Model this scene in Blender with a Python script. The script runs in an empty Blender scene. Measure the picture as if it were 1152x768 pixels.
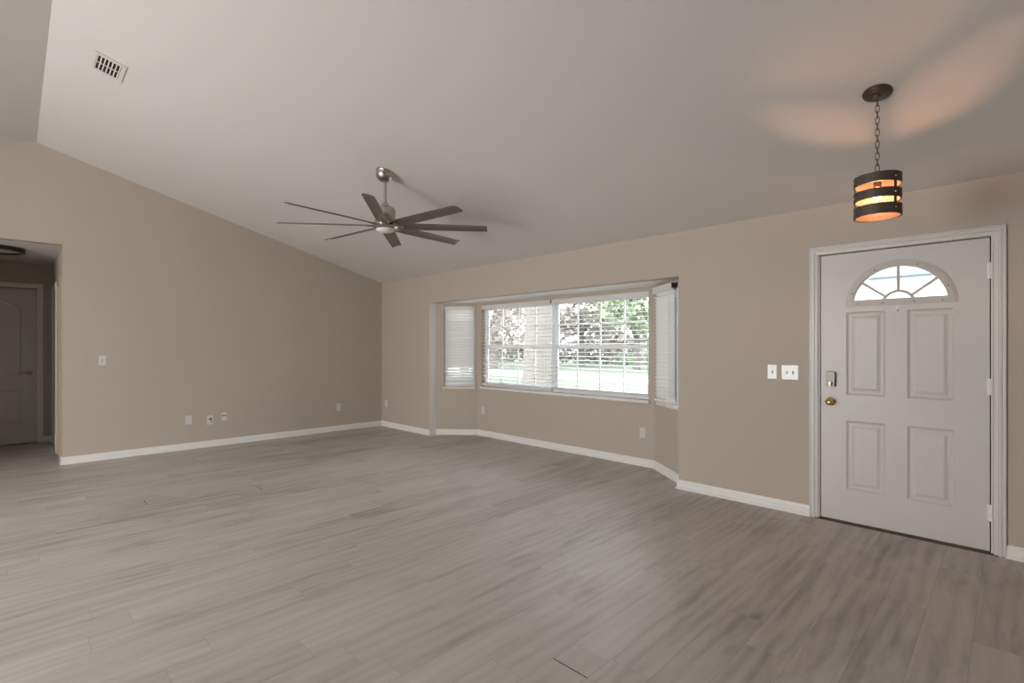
import bpy, bmesh, math, random
from mathutils import Vector, Matrix
from math import sin, cos, pi, radians as R

SC = bpy.context.scene
COL = SC.collection
random.seed(7)

# ------------------------------------------------------------ camera, world, lights, exposure
FPX = 562.256
cd = bpy.data.cameras.new('camera')
cd.sensor_width = 36.0
cd.lens = FPX / 1152 * 36.0
cd.shift_y = 6.54 / 1152
cd.clip_start = 0.05
cd.clip_end = 400
cam = bpy.data.objects.new('camera', cd)
COL.objects.link(cam)
cam.location = (0, 0, 1.33)
cam.rotation_euler = (R(90), 0, R(45.09 - 90))
SC.camera = cam

SC.view_settings.view_transform = 'Standard'
SC.view_settings.look = 'None'
SC.view_settings.gamma = 1.0
SC.view_settings.exposure = 0.93
SC.view_settings.use_curve_mapping = False

w = bpy.data.worlds.new('overcast_sky')
SC.world = w
w.use_nodes = True
wb = w.node_tree.nodes['Background']
wb.inputs[0].default_value = (0.93, 0.97, 1.0, 1)
wb.inputs[1].default_value = 5.6


def area(name, loc, direction, sx, sy, power, color=(1, 1, 1), portal=False):
    ld = bpy.data.lights.new(name, 'AREA')
    ld.shape = 'RECTANGLE'
    ld.size = sx
    ld.size_y = sy
    ld.energy = power
    ld.color = color
    if portal:
        ld.cycles.is_portal = True
    o = bpy.data.objects.new(name, ld)
    COL.objects.link(o)
    o.location = loc
    o.rotation_euler = Vector(direction).to_track_quat('-Z', 'Y').to_euler()
    return o


# area lamp added as daylight from an assumed patio opening behind the camera
area('patio_fill', (-4.26, 3.6, 1.1), (1, 0, 0), 2.8, 2.1, 70, (1.0, 0.965, 0.93))
# guides sampling of the sky through the bay window
area('bay_sky_portal', (5.125, 4.27, 1.34), (-1, 0, 0), 2.8, 1.25, 10, portal=True)


# ------------------------------------------------------------ materials
def new_mat(name):
    m = bpy.data.materials.new(name)
    m.use_nodes = True
    return m, m.node_tree, m.node_tree.nodes['Principled BSDF']


def mat(name, col, rough=0.5, metal=0.0, spec=0.5, emit=None, estr=0.0, bump=0.0, bscale=200.0, var=0.0, vscale=3.0, coat=0.0):
    m, nt, b = new_mat(name)
    b.inputs['Base Color'].default_value = (*col, 1)
    b.inputs['Roughness'].default_value = rough
    b.inputs['Metallic'].default_value = metal
    b.inputs['Specular IOR Level'].default_value = spec
    if coat:
        b.inputs['Coat Weight'].default_value = coat
    if emit:
        b.inputs['Emission Color'].default_value = (*emit, 1)
        b.inputs['Emission Strength'].default_value = estr
    tc = nt.nodes.new('ShaderNodeTexCoord')
    if bump:
        n = nt.nodes.new('ShaderNodeTexNoise')
        n.inputs['Scale'].default_value = bscale
        n.inputs['Detail'].default_value = 3
        nt.links.new(tc.outputs['Object'], n.inputs['Vector'])
        bp = nt.nodes.new('ShaderNodeBump')
        bp.inputs['Strength'].default_value = bump
        bp.inputs['Distance'].default_value = 0.002
        nt.links.new(n.outputs['Fac'], bp.inputs['Height'])
        nt.links.new(bp.outputs[0], b.inputs['Normal'])
    if var:
        n = nt.nodes.new('ShaderNodeTexNoise')
        n.inputs['Scale'].default_value = vscale
        n.inputs['Detail'].default_value = 4
        nt.links.new(tc.outputs['Object'], n.inputs['Vector'])
        mx = nt.nodes.new('ShaderNodeMix')
        mx.data_type = 'RGBA'
        mx.inputs['A'].default_value = (*[c * (1 - var) for c in col], 1)
        mx.inputs['B'].default_value = (*[min(1, c * (1 + var)) for c in col], 1)
        nt.links.new(n.outputs['Fac'], mx.inputs['Factor'])
        nt.links.new(mx.outputs['Result'], b.inputs['Base Color'])
    return m


M = {}
M['wall'] = mat('beige_wall_paint', (0.46, 0.395, 0.328), 0.75, bump=0.25, bscale=260, var=0.03, vscale=1.2)
M['ceil'] = mat('ceiling_paint', (0.62, 0.585, 0.555), 0.85, bump=0.5, bscale=140, var=0.02, vscale=1.5)
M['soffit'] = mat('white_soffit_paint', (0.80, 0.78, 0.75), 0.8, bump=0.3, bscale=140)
M['trim'] = mat('white_trim_paint', (0.76, 0.74, 0.72), 0.35, var=0.02, vscale=5)
M['casing'] = mat('white_casing_paint', (0.60, 0.575, 0.55), 0.38, var=0.02, vscale=5)
M['door'] = mat('white_door_paint', (0.55, 0.52, 0.495), 0.40, var=0.03, vscale=4)
M['fan_trim'] = mat('fanlight_trim_plastic', (0.48, 0.44, 0.40), 0.45)
M['cream'] = mat('warm_lit_jamb', (0.42, 0.34, 0.25), 0.45)  # warm light on the hallway jamb is put into this colour
M['plate'] = mat('white_plate_plastic', (0.66, 0.64, 0.61), 0.25)
M['slot'] = mat('dark_slot', (0.03, 0.028, 0.026), 0.6)
M['cable'] = mat('black_cable', (0.02, 0.02, 0.02), 0.5)
M['brass'] = mat('polished_brass', (0.75, 0.52, 0.20), 0.18, 1.0)
M['pewter'] = mat('pewter_lock_metal', (0.17, 0.16, 0.125), 0.4, 0.5)
M['nickel'] = mat('brushed_nickel', (0.50, 0.455, 0.42), 0.25, 1.0)
M['blade'] = mat('dark_fan_blade', (0.135, 0.115, 0.10), 0.38, 0.25, var=0.08, vscale=9)
M['bronze'] = mat('aged_bronze', (0.105, 0.08, 0.062), 0.42, 0.7, var=0.12, vscale=20)
M['band'] = mat('weathered_band', (0.075, 0.055, 0.042), 0.55, 0.2, var=0.25, vscale=25)
M['lining'] = mat('tan_band_lining', (0.15, 0.095, 0.065), 0.55)
M['bulb'] = mat('glowing_bulb', (1, 0.85, 0.6), 0.3, emit=(1.0, 0.52, 0.22), estr=22)
M['opal'] = mat('opal_lens', (0.72, 0.71, 0.69), 0.35)
M['dimopal'] = mat('unlit_diffuser', (0.50, 0.47, 0.42), 0.4)
M['darkmetal'] = mat('dark_bronze_metal', (0.05, 0.038, 0.03), 0.4, 0.6)
M['blind'] = mat('white_blind_slat', (0.74, 0.73, 0.72), 0.35)
M['valance'] = mat('white_blind_valance', (0.70, 0.67, 0.63), 0.4)
M['vinyl'] = mat('white_vinyl_window', (0.78, 0.78, 0.78), 0.35)
M['cord'] = mat('blind_cord', (0.66, 0.63, 0.60), 0.8)
M['marble'] = mat('marble_sill', (0.74, 0.71, 0.68), 0.2, var=0.12, vscale=9)
M['thresh'] = mat('brown_threshold', (0.10, 0.075, 0.058), 0.45, 0.3)
M['gasket'] = mat('dark_weatherstrip', (0.035, 0.028, 0.022), 0.8)
M['grille'] = mat('vent_grille_enamel', (0.60, 0.57, 0.53), 0.4)
M['duct'] = mat('dark_duct', (0.012, 0.011, 0.010), 0.9)
M['grass'] = mat('lawn_grass', (0.075, 0.096, 0.060), 0.95, var=0.3, vscale=0.8)
M['road'] = mat('pale_concrete_road', (0.45, 0.44, 0.42), 0.9, var=0.05, vscale=0.6)
M['bark'] = mat('pale_tree_bark', (0.125, 0.112, 0.103), 0.95, var=0.3, vscale=4)
M['leaf'] = mat('green_leaves', (0.17, 0.205, 0.13), 0.8, var=0.4, vscale=2)
M['dryleaf'] = mat('brownish_hanging_moss', (0.27, 0.235, 0.215), 0.9, var=0.3, vscale=2)
M['hwall'] = mat('pale_house_siding', (0.55, 0.49, 0.43), 0.9, var=0.04, vscale=1)
M['hroof'] = mat('brown_shingles', (0.24, 0.20, 0.18), 0.95, var=0.2, vscale=3)
M['hglass'] = mat('dark_house_window', (0.06, 0.07, 0.08), 0.15)
M['hwhite'] = mat('white_house_trim', (0.75, 0.75, 0.75), 0.6)
M['porchwall'] = mat('porch_white_siding', (0.42, 0.45, 0.47), 0.8, var=0.04, vscale=2)
M['porchdark'] = mat('porch_grey_fascia', (0.13, 0.15, 0.17), 0.7, var=0.25, vscale=3)
M['carpaint'] = mat('dark_car_paint', (0.05, 0.055, 0.06), 0.3)
M['rubber'] = mat('tyre_rubber', (0.02, 0.02, 0.02), 0.8)


def glass_mat():
    m = bpy.data.materials.new('clear_pane')
    m.use_nodes = True
    nt = m.node_tree
    nt.nodes.clear()
    out = nt.nodes.new('ShaderNodeOutputMaterial')
    mx = nt.nodes.new('ShaderNodeMixShader')
    tr = nt.nodes.new('ShaderNodeBsdfTransparent')
    tr.inputs[0].default_value = (0.96, 0.98, 0.98, 1)
    gl = nt.nodes.new('ShaderNodeBsdfGlossy')
    gl.inputs['Roughness'].default_value = 0.02
    fr = nt.nodes.new('ShaderNodeFresnel')
    fr.inputs[0].default_value = 1.3
    nt.links.new(fr.outputs[0], mx.inputs[0])
    nt.links.new(tr.outputs[0], mx.inputs[1])
    nt.links.new(gl.outputs[0], mx.inputs[2])
    nt.links.new(mx.outputs[0], out.inputs[0])
    return m


M['glass'] = glass_mat()


def bulb_mat():
    """thin warm bulb envelope: mostly clear, glowing"""
    m = bpy.data.materials.new('glowing_bulb')
    m.use_nodes = True
    nt = m.node_tree
    nt.nodes.clear()
    out = nt.nodes.new('ShaderNodeOutputMaterial')
    mx = nt.nodes.new('ShaderNodeMixShader')
    mx.inputs[0].default_value = 0.15
    tr = nt.nodes.new('ShaderNodeBsdfTransparent')
    em = nt.nodes.new('ShaderNodeEmission')
    em.inputs[0].default_value = (1.0, 0.62, 0.30, 1)
    em.inputs[1].default_value = 14
    nt.links.new(tr.outputs[0], mx.inputs[1])
    nt.links.new(em.outputs[0], mx.inputs[2])
    nt.links.new(mx.outputs[0], out.inputs[0])
    return m


M['bulb'] = bulb_mat()


def floor_mat():
    """Vinyl planks 0.18 m wide laid along world X, 1.22 m long, staggered per row."""
    m, nt, b = new_mat('grey_vinyl_planks')
    N, L = nt.nodes, nt.links

    def val(x):
        return x

    def mth(op, a, c=None, d=None):
        n = N.new('ShaderNodeMath')
        n.operation = op
        for i, v in enumerate((a, c, d)):
            if v is None:
                continue
            if isinstance(v, (int, float)):
                n.inputs[i].default_value = v
            else:
                L.new(v, n.inputs[i])
        return n.outputs[0]

    def comb(x, y, z=0.0):
        n = N.new('ShaderNodeCombineXYZ')
        for i, v in enumerate((x, y, z)):
            if isinstance(v, (int, float)):
                n.inputs[i].default_value = v
            else:
                L.new(v, n.inputs[i])
        return n.outputs[0]

    def noise(vec, scale, detail=4, rough=0.6, dist=0.0):
        n = N.new('ShaderNodeTexNoise')
        n.inputs['Scale'].default_value = scale
        n.inputs['Detail'].default_value = detail
        n.inputs['Roughness'].default_value = rough
        n.inputs['Distortion'].default_value = dist
        L.new(vec, n.inputs['Vector'])
        return n.outputs['Fac']

    def white(vec):
        n = N.new('ShaderNodeTexWhiteNoise')
        n.noise_dimensions = '3D'
        L.new(vec, n.inputs['Vector'])
        return n.outputs['Value']

    def ramp(f, stops):
        n = N.new('ShaderNodeMapRange')
        n.inputs['From Min'].default_value = stops[0]
        n.inputs['From Max'].default_value = stops[1]
        n.inputs['To Min'].default_value = stops[2]
        n.inputs['To Max'].default_value = stops[3]
        L.new(f, n.inputs['Value'])
        return n.outputs[0]

    tc = N.new('ShaderNodeTexCoord')
    sp = N.new('ShaderNodeSeparateXYZ')
    L.new(tc.outputs['Object'], sp.inputs[0])
    X, Y = sp.outputs[0], sp.outputs[1]
    W, LEN = 0.18, 1.22
    v = mth('DIVIDE', mth('SUBTRACT', Y, 1.21), W)
    row = mth('FLOOR', v)
    fy = mth('SUBTRACT', v, row)
    off = mth('MULTIPLY', white(comb(row, 3.7)), LEN)
    u = mth('DIVIDE', mth('ADD', X, off), LEN)
    pl = mth('FLOOR', u)
    fx = mth('SUBTRACT', u, pl)
    pid = white(comb(row, pl, 5.1))
    pid2 = white(comb(pl, row, 9.3))
    # seams
    dy = mth('MULTIPLY', mth('MINIMUM', fy, mth('SUBTRACT', 1.0, fy)), W)
    dx = mth('MULTIPLY', mth('MINIMUM', fx, mth('SUBTRACT', 1.0, fx)), LEN)
    seam = mth('MAXIMUM', ramp(dy, (0.0006, 0.0016, 1, 0)), ramp(dx, (0.0005, 0.0013, 1, 0)))
    # grain: stretched noise along X, its own field for each plank
    gx = mth('ADD', mth('MULTIPLY', X, 1.0), mth('MULTIPLY', pid, 37.0))
    gy = mth('ADD', mth('MULTIPLY', Y, 5.2), mth('MULTIPLY', pid2, 23.0))
    g1 = noise(comb(gx, gy, 0), 1.6, 5, 0.62, 0.6)
    g2 = noise(comb(mth('MULTIPLY', gx, 3.0), mth('MULTIPLY', gy, 7.0), 1.0), 1.5, 4, 0.6, 0.2)
    # cathedral rings
    wv = N.new('ShaderNodeTexWave')
    wv.wave_type = 'RINGS'
    wv.inputs['Scale'].default_value = 2.6
    wv.inputs['Distortion'].default_value = 5.0
    wv.inputs['Detail'].default_value = 3.0
    wv.inputs['Detail Scale'].default_value = 0.9
    L.new(comb(mth('MULTIPLY', gx, 0.55), mth('MULTIPLY', gy, 0.33), 0), wv.inputs['Vector'])
    big = noise(comb(mth('MULTIPLY', X, 0.6), mth('MULTIPLY', Y, 1.4), 4.0), 1.1, 3, 0.5)
    t = mth('ADD', mth('MULTIPLY', ramp(g1, (0.28, 0.72, 0, 1)), 0.34), mth('MULTIPLY', ramp(g2, (0.3, 0.7, 0, 1)), 0.08))
    t = mth('ADD', t, mth('MULTIPLY', wv.outputs['Fac'], 0.11))
    t = mth('ADD', t, mth('MULTIPLY', pid, 0.15))
    t = mth('ADD', t, mth('MULTIPLY', ramp(big, (0.3, 0.7, 0, 1)), 0.26))
    cr = N.new('ShaderNodeValToRGB')
    cr.color_ramp.elements[0].position = 0.10
    cr.color_ramp.elements[0].color = (0.26, 0.224, 0.197, 1)
    cr.color_ramp.elements[1].position = 0.85
    cr.color_ramp.elements[1].color = (0.60, 0.56, 0.525, 1)
    e = cr.color_ramp.elements.new(0.45)
    e.color = (0.475, 0.432, 0.398, 1)
    L.new(t, cr.inputs[0])
    mx = N.new('ShaderNodeMix')
    mx.data_type = 'RGBA'
    L.new(mth('MULTIPLY', seam, 0.38), mx.inputs['Factor'])
    L.new(cr.outputs[0], mx.inputs['A'])
    mx.inputs['B'].default_value = (0.06, 0.045, 0.036, 1)
    L.new(mx.outputs['Result'], b.inputs['Base Color'])
    L.new(ramp(g1, (0.3, 0.7, 0.47, 0.38)), b.inputs['Roughness'])
    b.inputs['Specular IOR Level'].default_value = 0.5
    bp = N.new('ShaderNodeBump')
    bp.inputs['Strength'].default_value = 0.25
    bp.inputs['Distance'].default_value = 0.0015
    L.new(mth('SUBTRACT', mth('MULTIPLY', g2, 0.35), seam), bp.inputs['Height'])
    L.new(bp.outputs[0], b.inputs['Normal'])
    return m


M['floor'] = floor_mat()

# ------------------------------------------------------------ helpers
def finish(bm, name, m, parent=None, smooth=None, bevel=0.0):
    bmesh.ops.recalc_face_normals(bm, faces=bm.faces)
    if bevel:
        es = [e for e in bm.edges if len(e.link_faces) == 2 and e.calc_face_angle(0) > 0.6]
        bmesh.ops.bevel(bm, geom=es, offset=bevel, segments=2, affect='EDGES', profile=0.7)
    if smooth is not None:
        for f in bm.faces:
            f.smooth = True
        for e in bm.edges:
            if len(e.link_faces) == 2 and e.calc_face_angle(0) > R(smooth):
                e.smooth = False
    me = bpy.data.meshes.new(name)
    bm.to_mesh(me)
    bm.free()
    me.materials.append(M[m])
    o = bpy.data.objects.new(name, me)
    COL.objects.link(o)
    if parent is not None:
        o.parent = parent
    return o


def tag(o, label, cat, group=None, kind=None):
    if label:
        o['label'] = label
    if cat:
        o['category'] = cat
    if group:
        o['group'] = group
    if kind:
        o['kind'] = kind
    return o


def empty(name, loc=(0, 0, 0), rotz=0.0, rot=None):
    o = bpy.data.objects.new(name, None)
    o.empty_display_size = 0.1
    COL.objects.link(o)
    o.location = loc
    o.rotation_euler = rot if rot else (0, 0, rotz)
    return o


def struct(o, label=None, cat=None):
    return tag(o, label, cat, kind='structure')


def B():
    return bmesh.new()


def bx(bm, x0, x1, y0, y1, z0, z1, mtx=None):
    co = [(x, y, z) for x in (x0, x1) for y in (y0, y1) for z in (z0, z1)]
    vs = [bm.verts.new(mtx @ Vector(c) if mtx else c) for c in co]
    for f in ((0, 1, 3, 2), (4, 6, 7, 5), (0, 4, 5, 1), (2, 3, 7, 6), (0, 2, 6, 4), (1, 5, 7, 3)):
        bm.faces.new([vs[i] for i in f])
    return vs


def prism(bm, pts, axis, a0, a1):
    """polygon in the plane normal to axis, extruded from a0 to a1.
    axis 'x': pts=(y,z); 'y': pts=(x,z); 'z': pts=(x,y)"""
    def P(p, a):
        return {'x': (a, p[0], p[1]), 'y': (p[0], a, p[1]), 'z': (p[0], p[1], a)}[axis]
    v0 = [bm.verts.new(P(p, a0)) for p in pts]
    v1 = [bm.verts.new(P(p, a1)) for p in pts]
    n = len(pts)
    bm.faces.new(v0)
    bm.faces.new(v1[::-1])
    for i in range(n):
        j = (i + 1) % n
        bm.faces.new((v0[i], v1[i], v1[j], v0[j]))


def frame_of(p, q):
    d = (Vector(q) - Vector(p)).normalized()
    up = Vector((0, 0, 1)) if abs(d.z) < 0.95 else Vector((1, 0, 0))
    a = d.cross(up).normalized()
    return d, a, a.cross(d).normalized()


def tube(bm, pts, r, seg=10, closed=False, caps=True):
    pts = [Vector(p) for p in pts]
    n = len(pts)
    rings = []
    ra = r if isinstance(r, (list, tuple)) else [r] * n
    a = None
    for i, p in enumerate(pts):
        if closed:
            d = (pts[(i + 1) % n] - pts[i - 1]).normalized()
        else:
            d = (pts[min(i + 1, n - 1)] - pts[max(i - 1, 0)]).normalized()
        if a is None:
            _, a, _ = frame_of((0, 0, 0), d)
        a = (a - d * a.dot(d)).normalized()
        c = d.cross(a)
        rings.append([bm.verts.new(p + (a * cos(t) + c * sin(t)) * ra[i]) for t in [2 * pi * k / seg for k in range(seg)]])
    m = n if closed else n - 1
    for i in range(m):
        A, Bq = rings[i], rings[(i + 1) % n]
        for k in range(seg):
            bm.faces.new((A[k], A[(k + 1) % seg], Bq[(k + 1) % seg], Bq[k]))
    if caps and not closed:
        bm.faces.new(rings[0][::-1])
        bm.faces.new(rings[-1])


def lathe(bm, prof, center=(0, 0, 0), seg=32, mtx=None, a0=0.0, a1=2 * pi):
    """prof: list of (r, z)."""
    full = abs(a1 - a0 - 2 * pi) < 1e-6
    c = Vector(center)
    T = (lambda v: mtx @ v) if mtx else (lambda v: v)
    rings = []
    for r, z in prof:
        if r < 1e-5:
            rings.append([bm.verts.new(T(c + Vector((0, 0, z))))])
        else:
            k = seg if full else seg + 1
            rings.append([bm.verts.new(T(c + Vector((r * cos(a0 + (a1 - a0) * i / seg), r * sin(a0 + (a1 - a0) * i / seg), z)))) for i in range(k)])
    for A, Bq in zip(rings, rings[1:]):
        n = max(len(A), len(Bq))
        m = n if full else n - 1
        for i in range(m):
            j = (i + 1) % n
            if len(A) == 1 and len(Bq) == 1:
                continue
            if len(A) == 1:
                bm.faces.new((A[0], Bq[j], Bq[i]))
            elif len(Bq) == 1:
                bm.faces.new((A[i], A[j], Bq[0]))
            else:
                bm.faces.new((A[i], A[j], Bq[j], Bq[i]))


def copy_tree(o, parent=None):
    c = o.copy()
    COL.objects.link(c)
    c.parent = parent
    for ch in list(o.children):
        copy_tree(ch, c)
    return c


# ------------------------------------------------------------ room dimensions
XW, YG, H = 4.4488, 7.6084, 2.4211
XR, ZR = 0.177, 3.5877
XL = XR - (XW - XR)
YB = -3.0
SL = (ZR - H) / (XW - XR)
T = 0.12
Y1, Y2 = 2.2322, 6.225           # bay opening
BX = 5.0                         # plane of the bay's back wall
PA, PB, PC, PD = (4.566, 6.225), (5.0, 5.765), (5.0, 2.79), (4.566, 2.245)
HDR = 2.0
HX = 0.393                       # right wall of the hallway / edge of its opening
HZ = 2.494
DY0, DY1 = 0.095, 1.070          # front door opening in the wall


def ceil_z(x):
    return H + SL * (XW - x)


# floor
bm = B()
prism(bm, [(XL - T, YB - T), (XW + T, YB - T), (XW + T, 2.15), (5.08, 2.72), (5.08, 5.84), (XW + T, 6.32), (XW + T, YG + T), (2.2, YG + T), (2.2, 9.75), (XL - T, 9.75)], 'z', -0.12, 0.0)
fl = struct(finish(bm, 'floor', 'floor'), 'grey brown wood look vinyl plank floor of the empty living room', 'floor')
for (gx, gy0, gy1) in ((0.800, 5.185, 5.33), (1.648, 4.955, 5.125), (1.634, 1.21, 1.39)):
    bm = B()
    bx(bm, gx - 0.0022, gx + 0.0022, gy0, gy1, -0.001, 0.0006)
    finish(bm, 'joint_gap', 'slot', fl)

# ceiling: two slopes meeting at the ridge
bm = B()
e = 0.25
prism(bm, [(XL - T, H - SL * T), (XR, ZR), (XW + T, H - SL * T), (XW + T, H + e), (XR, ZR + e), (XL - T, H + e)], 'y', YB - T, YG + T)
struct(finish(bm, 'ceiling', 'ceil'), 'off white vaulted ceiling rising to a ridge at upper left', 'ceiling')

# gable wall with the opening of the hallway
bm = B()
prism(bm, [(XL - T, 0), (-0.80, 0), (-0.80, HZ), (HX, HZ), (HX, 0), (XW, 0), (XW, H), (XR, ZR), (XL, H), (XL - T, H)], 'y', YG, YG + T)
struct(finish(bm, 'wall_left', 'wall'), 'beige gable wall with the hallway opening at its left end', 'wall')

# window wall: notches for the bay and for the front door
bm = B()
DZ = 2.052
prism(bm, [(YB - T, 0), (DY0, 0), (DY0, DZ), (DY1, DZ), (DY1, 0), (Y1, 0), (Y1, HDR), (Y2, HDR), (Y2, 0), (YG + T, 0), (YG + T, H), (YB - T, H)], 'x', XW, XW + T)
struct(finish(bm, 'wall_right', 'wall'), 'beige wall with the bay window recess and the front door', 'wall')

# walls behind the camera, with a patio door opening and a wide window
bm = B()
prism(bm, [(YB - T, 0), (2.2, 0), (2.2, 2.1), (5.0, 2.1), (5.0, 0), (YG + T, 0), (YG + T, H), (YB - T, H)], 'x', XL - T, XL)
struct(finish(bm, 'wall_back', 'wall'), 'beige wall behind the camera with a wide patio opening', 'wall')
bm = B()
bx(bm, XL, XW, YB - T, YB, 0, H)
prism(bm, [(XL, H), (XW, H), (XR, ZR)], 'y', YB - T, YB)
struct(finish(bm, 'wall_rear', 'wall'), 'plain beige end wall behind the camera', 'wall')

# bay walls
WIN_C = (2.862, 5.672, 0.742, 1.96)


def seg_frame(P, Q):
    P = Vector((*P, 0)); Q = Vector((*Q, 0))
    d = (Q - P).normalized()
    n = Vector((d.y, -d.x, 0))      # outward for our winding (C->A order: toward +x side)
    return P, d, n, (Q - P).length


def wall_seg(P, Q, hole, ext0=0.0, ext1=0.0):
    """wall from P to Q (interior face), thickness outward; hole=(s0,s1,z0,z1)"""
    P, d, n, Ln = seg_frame(P, Q)
    mtx = Matrix(((d.x, n.x, 0, P.x), (d.y, n.y, 0, P.y), (0, 0, 1, 0), (0, 0, 0, 1)))
    bm = B()
    s0, s1, z0, z1 = hole
    for a, b_, c, e_ in ((-ext0, s0, 0, HDR + .1), (s1, Ln + ext1, 0, HDR + .1), (s0, s1, 0, z0), (s0, s1, z1, HDR + .1)):
        bx(bm, a, b_, 0, T, c, e_, mtx)
    return bm, mtx, Ln


# order Y-decreasing: A -> B -> C -> D with outward normal (d.y,-d.x) => need check: A->B d=(+,-) n=(-,-)? flip below
def seg_frame(P, Q):
    P = Vector((*P, 0)); Q = Vector((*Q, 0))
    d = (Q - P).normalized()
    n = Vector((-d.y, d.x, 0))
    return P, d, n, (Q - P).length


holes = {'left': (0.120, 0.588, 0.705, 1.96), 'right': (0.105, 0.500, 0.715, 1.955)}
bayL, mL, LL = wall_seg(PA, PB, holes['left'])
bm0, mC, LC = wall_seg(PB, PC, (PB[1] - WIN_C[1], PB[1] - WIN_C[0], WIN_C[2] - 0.035, WIN_C[3]))
bayR, mR, LR = wall_seg(PC, PD, holes['right'])
# corner fillers behind the two inner corners and the jamb returns
for (c, m1, m2, L1) in ((PB, mL, mC, LL), (PC, mC, mR, LC)):
    n1 = m1 @ Vector((L1, T, 0)); n2 = m2 @ Vector((0, T, 0))
    prism(bm0, [(c[0], c[1]), (n1.x, n1.y), (n2.x, n2.y)], 'z', 0, HDR + .1)
struct(finish(bayL, 'wall_bay_left', 'wall'), 'narrow angled left wall of the bay window recess', 'wall')
struct(finish(bm0, 'wall_bay_center', 'wall'), 'long beige bay wall below and around the double window', 'wall')
struct(finish(bayR, 'wall_bay_right', 'wall'), 'narrow angled right wall of the bay window recess', 'wall')
bm = B()
prism(bm, [(XW + T - .002, 2.1), (5.14, 2.7), (5.14, 5.86), (XW + T - .002, 6.38)], 'z', HDR, HDR + 0.12)
struct(finish(bm, 'ceiling_bay', 'soffit'), 'flat white soffit over the bay window recess', 'ceiling')

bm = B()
bx(bm, XW + 0.001, PA[0] - 0.001, Y2 - 0.003, Y2, 0.0835, HDR)  # white liner added over the jamb so that it looks brighter
struct(finish(bm, 'bright_jamb_liner', 'soffit'), 'thin white liner added to brighten the left jamb of the bay recess', 'trim')

# hallway shell
bm = B()
DHY0, DHY1, DHZ = 7.86, 8.38, 2.10       # doorway in the hallway's right wall
prism(bm, [(YG + T, 0), (DHY0, 0), (DHY0, DHZ), (DHY1, DHZ), (DHY1, 0), (9.63, 0), (9.63, HZ), (YG + T, HZ)], 'x', HX, HX + T)
struct(finish(bm, 'wall_hall_right', 'wall'), 'hallway side wall just inside the opening', 'wall')
bm = B()
bx(bm, -1.25, HX + T, 9.63, 9.75, 0, HZ)
struct(finish(bm, 'wall_hall_back', 'wall'), 'dim hallway end wall around the arched panel door', 'wall')
bm = B()
bx(bm, -1.25, -1.13, YG + T, 9.63, 0, HZ)
struct(finish(bm, 'wall_hall_left', 'wall'), 'left side wall of the hallway outside the frame', 'wall')
bm = B()
bx(bm, -1.25, 2.2, YG + T, 9.75, HZ, HZ + 0.1)
struct(finish(bm, 'ceiling_hall', 'ceil'), 'flat lower ceiling of the hallway', 'ceiling')
bm = B()
bx(bm, HX + T, 2.2, 9.4, 9.52, 0, HZ)
bx(bm, 2.08, 2.2, YG + T, 9.4, 0, HZ)
struct(finish(bm, 'wall_side_room', 'wall'), 'beige wall of the side room off the hallway', 'wall')


# ------------------------------------------------------------ baseboards
def base_profile():
    # (depth from wall, z): stepped moulding with a quarter round shoe
    return [(0, 0), (0.024, 0), (0.024, 0.010), (0.020, 0.017), (0.013, 0.021), (0.013, 0.062), (0.009, 0.070), (0.007, 0.080), (0, 0.083)]


def baseboard(name, path, label, closed=False):
    """path: interior polyline; room lies on the right hand side when walking along it."""
    pts = [Vector(p) for p in path]
    prof = base_profile()
    bm = B()
    rows = []
    n = len(pts)
    for i, p in enumerate(pts):
        dirs = []
        if i > 0:
            dirs.append((pts[i] - pts[i - 1]).normalized())
        if i < n - 1:
            dirs.append((pts[i + 1] - pts[i]).normalized())
        ns = [Vector((d.y, -d.x)) for d in dirs]
        if len(ns) == 2:
            m_ = (ns[0] + ns[1]).normalized()
            off = m_ / max(0.3, m_.dot(ns[0]))
        else:
            off = ns[0]
        rows.append([bm.verts.new((p.x + off.x * d_, p.y + off.y * d_, z)) for d_, z in prof])
    k = len(prof)
    for A, Bq in zip(rows, rows[1:]):
        for j in range(k):
            bm.faces.new((A[j], A[(j + 1) % k], Bq[(j + 1) % k], Bq[j]))
    bm.faces.new(rows[0])
    bm.faces.new(rows[-1][::-1])
    return struct(finish(bm, name, 'trim'), label, 'baseboard')


CY0, CY1 = 0.031, 1.133          # outer edges of the front door casing
baseboard('baseboard_left', [(HX, YG + T), (HX, YG), (XW, YG), (XW, Y2), (PA[0], Y2), PB, PC, PD, (PD[0], Y1), (XW, Y1), (XW, CY1)],
          'white baseboard running under the gable wall and around the bay')
baseboard('baseboard_right', [(XW, CY0), (XW, YB)], 'white baseboard at the right of the front door casing')
baseboard('baseboard_back', [(XL, YB), (XL, 2.2)], 'white baseboard behind the camera')
baseboard('baseboard_hall', [(0.292, 9.63), (HX, 9.63), (HX, 9.50)], 'short white baseboard beside the hallway door')


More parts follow.
